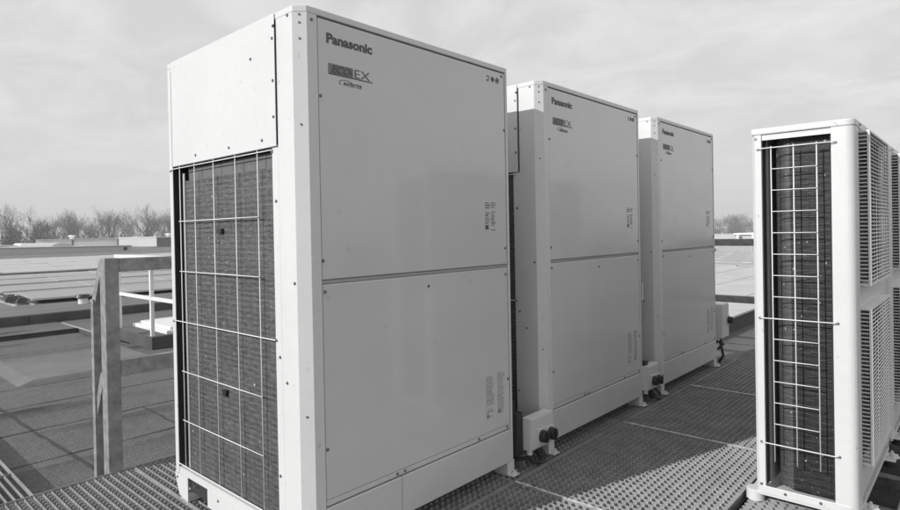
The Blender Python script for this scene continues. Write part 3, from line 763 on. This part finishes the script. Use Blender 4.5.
# ------------------------------------------------------------------ trees
def bare_tree(seed, h):
    rg = random.Random(seed)
    tr = MB(); cr = MB()
    def grow(p, d, L_, r_, lvl):
        n = 3 if lvl < 4 else 2
        pts = [p]; q = p; dd = d.copy()
        for k in range(n):
            dd = (dd + Vector((rg.uniform(-1, 1), rg.uniform(-1, 1), rg.uniform(-.5, .8))) * .16).normalized()
            q = q + dd * L_ / n; pts.append(q)
        (tr if lvl < 2 else cr).tube(pts, r_, 5 if lvl < 2 else 3, r_ * .6, cap=False)
        if lvl >= 6: return
        kids = rg.choice((2, 3, 3)) if lvl > 0 else rg.choice((4, 5))
        for c in range(kids):
            ax = Vector((rg.uniform(-1, 1), rg.uniform(-1, 1), rg.uniform(-.4, .4))).normalized()
            nd = dd + ax * (rg.uniform(.35, .6) if lvl < 2 else rg.uniform(.45, 1.0))
            if lvl < 4: nd.z = max(nd.z, .15) + .1
            st = pts[-1] if (c == 0 or lvl == 0) else pts[-1 - (c % 2)]
            grow(st, nd.normalized(), L_ * rg.uniform(.66, .84), max(r_ * rg.uniform(.5, .66), .014), lvl + 1)
    grow(Vector((0, 0, 0)), Vector((0, 0, 1)), h * .30, h * .017, 0)
    R = empty('bare_tree'); tr.build('trunk', BARK, R, smooth=True); cr.build('crown', TWIG, R)
    top = max(v[2] for v in cr.v)
    return R, h / top
protos_h = [bare_tree(s, 14) for s in (11, 23, 37, 51, 68)]
protos = [a for a, b_ in protos_h]; fit_h = [b_ for a, b_ in protos_h]
px_f = 593.46
def ray_at(px, dist):        # where a bearing of the view meets a given distance, ground below
    d = f + r * ((px - 450.33) / px_f); return Vector((-1.078, -1.610, 0)) + Vector((d.x, d.y, 0)) * dist
GROUND = -8.0
tl = [(-6, 118, 1.30), (8, 120, 1.26), (23, 128, 1.02), (36, 122, 1.18), (49, 124, 1.12), (62, 136, 1.10), (73, 130, 1.05), (84, 132, 1.04), (97, 125, 1.09),
      (108, 130, 1.15), (117, 126, 1.12), (128, 128, 1.06), (138, 134, 1.12), (148, 128, 1.17), (158, 124, 1.16), (168, 128, 1.12), (178, 126, 1.1)]
where = ['cut by the left edge of the photo', 'tallest one at the far left', 'small one right of the tallest tree', 'broad crown left of the pale warehouse', 'at the left end of the pale warehouse',
         'just right of the curved rooflights', 'left of the round vent cap', 'right of the round vent cap', 'above the second flue pipe', 'left one of the dense pair mid-row', 'right one of the dense pair mid-row',
         'above the end of the low grey building', 'left of the dark block', 'over the light side wall of the dark block', 'behind the vent cap of the dark block', 'beside the cabinet edge', 'hidden mostly by the nearest cabinet']
usedp = set()
for i, (px, dist, s) in enumerate(tl):
    k = (i * 3) % 5; o = protos[k] if k not in usedp else copy_tree(protos[k]); usedp.add(k)
    p = ray_at(px, dist); o.location = (p.x, p.y, GROUND); sc = s * fit_h[k] * dist / 126; o.scale = (sc * .8, sc * .8, sc); o.rotation_euler = (0, 0, i * 1.9)
    tag(o, 'leafless winter tree ' + where[i], 'tree', 'bare trees on the horizon')
for i, (px, dist, s) in enumerate(((716, 250, 1.0), (724, 240, 1.12), (731, 245, 1.2), (738, 255, 1.15), (747, 290, .9), (757, 270, 1.0))):
    o = copy_tree(protos[i % 4]); p = ray_at(px, dist); o.location = (p.x, p.y, GROUND); s *= fit_h[i % 4] * .95; o.scale = (s * 1.3, s * 1.3, s); o.rotation_euler = (0, 0, i * 2.3 + 1)
    tag(o, 'hazy distant tree ' + ['touching the far cabinet edge', 'second from the far cabinet', 'highest crown in the right gap', 'right of the highest crown in the right gap', 'behind the far white building', 'hidden by the right unit'][i], 'tree', 'bare trees on the horizon')
def thicket(name, pxs, dist, h0, h1, seed, n):
    rg = random.Random(seed); b = MB()
    for k in range(n):
        px = rg.uniform(*pxs); dd = dist + rg.uniform(-6, 6); p = ray_at(px, dd); h = rg.uniform(h0, h1) * (.7 + .3 * math.sin(px * .23 + seed))
        for q in range(22):
            a = rg.uniform(0, 2 * PI); bx = p + Vector((math.cos(a), math.sin(a), 0)) * rg.uniform(0, 1.6)
            z = GROUND + h * rg.uniform(.2, 1) ; t = Vector((rg.uniform(-1, 1), rg.uniform(-1, 1), rg.uniform(.2, 1.4))) * .8
            s = Vector((rg.uniform(-1, 1), rg.uniform(-1, 1), rg.uniform(-1, 1))) * .10
            c = Vector((bx.x, bx.y, z)); b.add([c - s, c + s, c + t], [(0, 1, 2)])
            if q % 3 == 0: b.tube([(bx.x, bx.y, GROUND), (bx.x + t.x * .3, bx.y + t.y * .3, z)], .05, 3, .02, cap=False)
    o = b.build(name, SHRUB); o['kind'] = 'stuff'; o['label'] = 'dense dark undergrowth below the bare trees'; o['category'] = 'undergrowth'
    return o
thicket('undergrowth', (-25, 60), 104, 9.5, 12.6, 5, 520)
thicket('undergrowth', (60, 190), 112, 8.6, 10.8, 6, 420)
thicket('undergrowth', (700, 790), 225, 9.5, 13.0, 8, 360)

b = MB(); b.box(-3000, 3000, -3000, 3000, -8.5, GROUND); struct(b.build('ground', LAND))

# ------------------------------------------------------------------ thin winter haze
b = MB(); b.box(-320, 420, -320, 420, -9.5, 14)
hz = b.build('haze', []); hz['kind'] = 'stuff'; hz['label'] = 'thin haze in the air'; 
hm = bpy.data.materials.new('haze_air'); hm.use_nodes = True; hn = hm.node_tree
for n_ in list(hn.nodes): hn.nodes.remove(n_)
ho = hn.nodes.new('ShaderNodeOutputMaterial'); hv = hn.nodes.new('ShaderNodeVolumePrincipled')
hv.inputs['Color'].default_value = (.95, .95, .95, 1); hv.inputs['Density'].default_value = HAZE; hv.inputs['Anisotropy'].default_value = 0
hn.links.new(hv.outputs[0], ho.inputs['Volume']); hz.data.materials.append(hm)
# ------------------------------------------------------------------ sky and sun
w = bpy.data.worlds.new('World'); C.world = w; w.use_nodes = True
nt = w.node_tree; N = nt.nodes; L = nt.links
bg = N['Background']
el = math.radians(27.2); az = math.radians(17)
sunpos = Vector((-math.cos(az) * math.cos(el), math.sin(az) * math.cos(el), math.sin(el)))
sky = N.new('ShaderNodeTexSky'); sky.sky_type = 'NISHITA'; sky.sun_disc = False; sky.sun_elevation = el
sky.sun_rotation = math.atan2(sunpos.x, sunpos.y); sky.air_density = 1.2; sky.dust_density = 3.5; sky.ozone_density = 1
bw = N.new('ShaderNodeRGBToBW'); L.new(sky.outputs[0], bw.inputs[0])
tc = N.new('ShaderNodeTexCoord')
# thin high cloud: noise on a flat layer overhead
sp = N.new('ShaderNodeSeparateXYZ'); L.new(tc.outputs['Generated'], sp.inputs[0])
def mth(op, a, c=None, v=None, clamp=False):
    k = N.new('ShaderNodeMath'); k.operation = op; k.use_clamp = clamp
    L.new(a, k.inputs[0])
    if c is not None: L.new(c, k.inputs[1])
    if v is not None: k.inputs[1].default_value = v
    return k.outputs[0]
den = mth('ADD', mth('MAXIMUM', sp.outputs['Z'], v=0.0), v=.22)
cx = mth('DIVIDE', sp.outputs['X'], den); cy = mth('DIVIDE', sp.outputs['Y'], den)
cmb = N.new('ShaderNodeCombineXYZ'); L.new(cx, cmb.inputs[0]); L.new(cy, cmb.inputs[1])
mp = N.new('ShaderNodeMapping'); mp.inputs['Scale'].default_value = (1.3, 1.0, 1); mp.inputs['Rotation'].default_value = (0, 0, .8); L.new(cmb.outputs[0], mp.inputs[0])
n1 = N.new('ShaderNodeTexNoise'); n1.inputs['Scale'].default_value = 2.3; n1.inputs['Detail'].default_value = 8; n1.inputs['Roughness'].default_value = .6; n1.inputs['Distortion'].default_value = .5
L.new(mp.outputs[0], n1.inputs['Vector'])
mr = N.new('ShaderNodeMapRange'); mr.inputs['From Min'].default_value = .42; mr.inputs['From Max'].default_value = .74
L.new(n1.outputs['Fac'], mr.inputs['Value'])
SKY_FLAT, CLOUD, KS = 6.35, 8.4, .10
mixv = N.new('ShaderNodeMix'); mixv.data_type = 'FLOAT'; mixv.inputs[0].default_value = .88
L.new(bw.outputs[0], mixv.inputs[2]); mixv.inputs[3].default_value = SKY_FLAT       # veil of high haze evens the sky out
fade = mth('MULTIPLY', mr.outputs[0], mth('MULTIPLY', sp.outputs['Z'], v=5.0, clamp=True))
mix2 = N.new('ShaderNodeMix'); mix2.data_type = 'FLOAT'; L.new(mth('MULTIPLY', fade, v=.6), mix2.inputs[0])
L.new(mixv.outputs[0], mix2.inputs[2]); mix2.inputs[3].default_value = CLOUD
L.new(mix2.outputs[0], bg.inputs['Color']); bg.inputs['Strength'].default_value = KS

sl = bpy.data.lights.new('sun', 'SUN'); sl.energy = 3.1; sl.angle = math.radians(.53); sl.color = (1, .995, .985)
so = bpy.data.objects.new('sun', sl); COL.objects.link(so)
so.rotation_euler = sunpos.to_track_quat('Z', 'Y').to_euler(); so.location = (0, 0, 20)

C.view_settings.view_transform = 'Standard'; C.view_settings.look = 'None'; C.view_settings.exposure = 0.2; C.view_settings.gamma = 1
C.view_settings.use_curve_mapping = False
C.render.resolution_x = 1024; C.render.resolution_y = 580
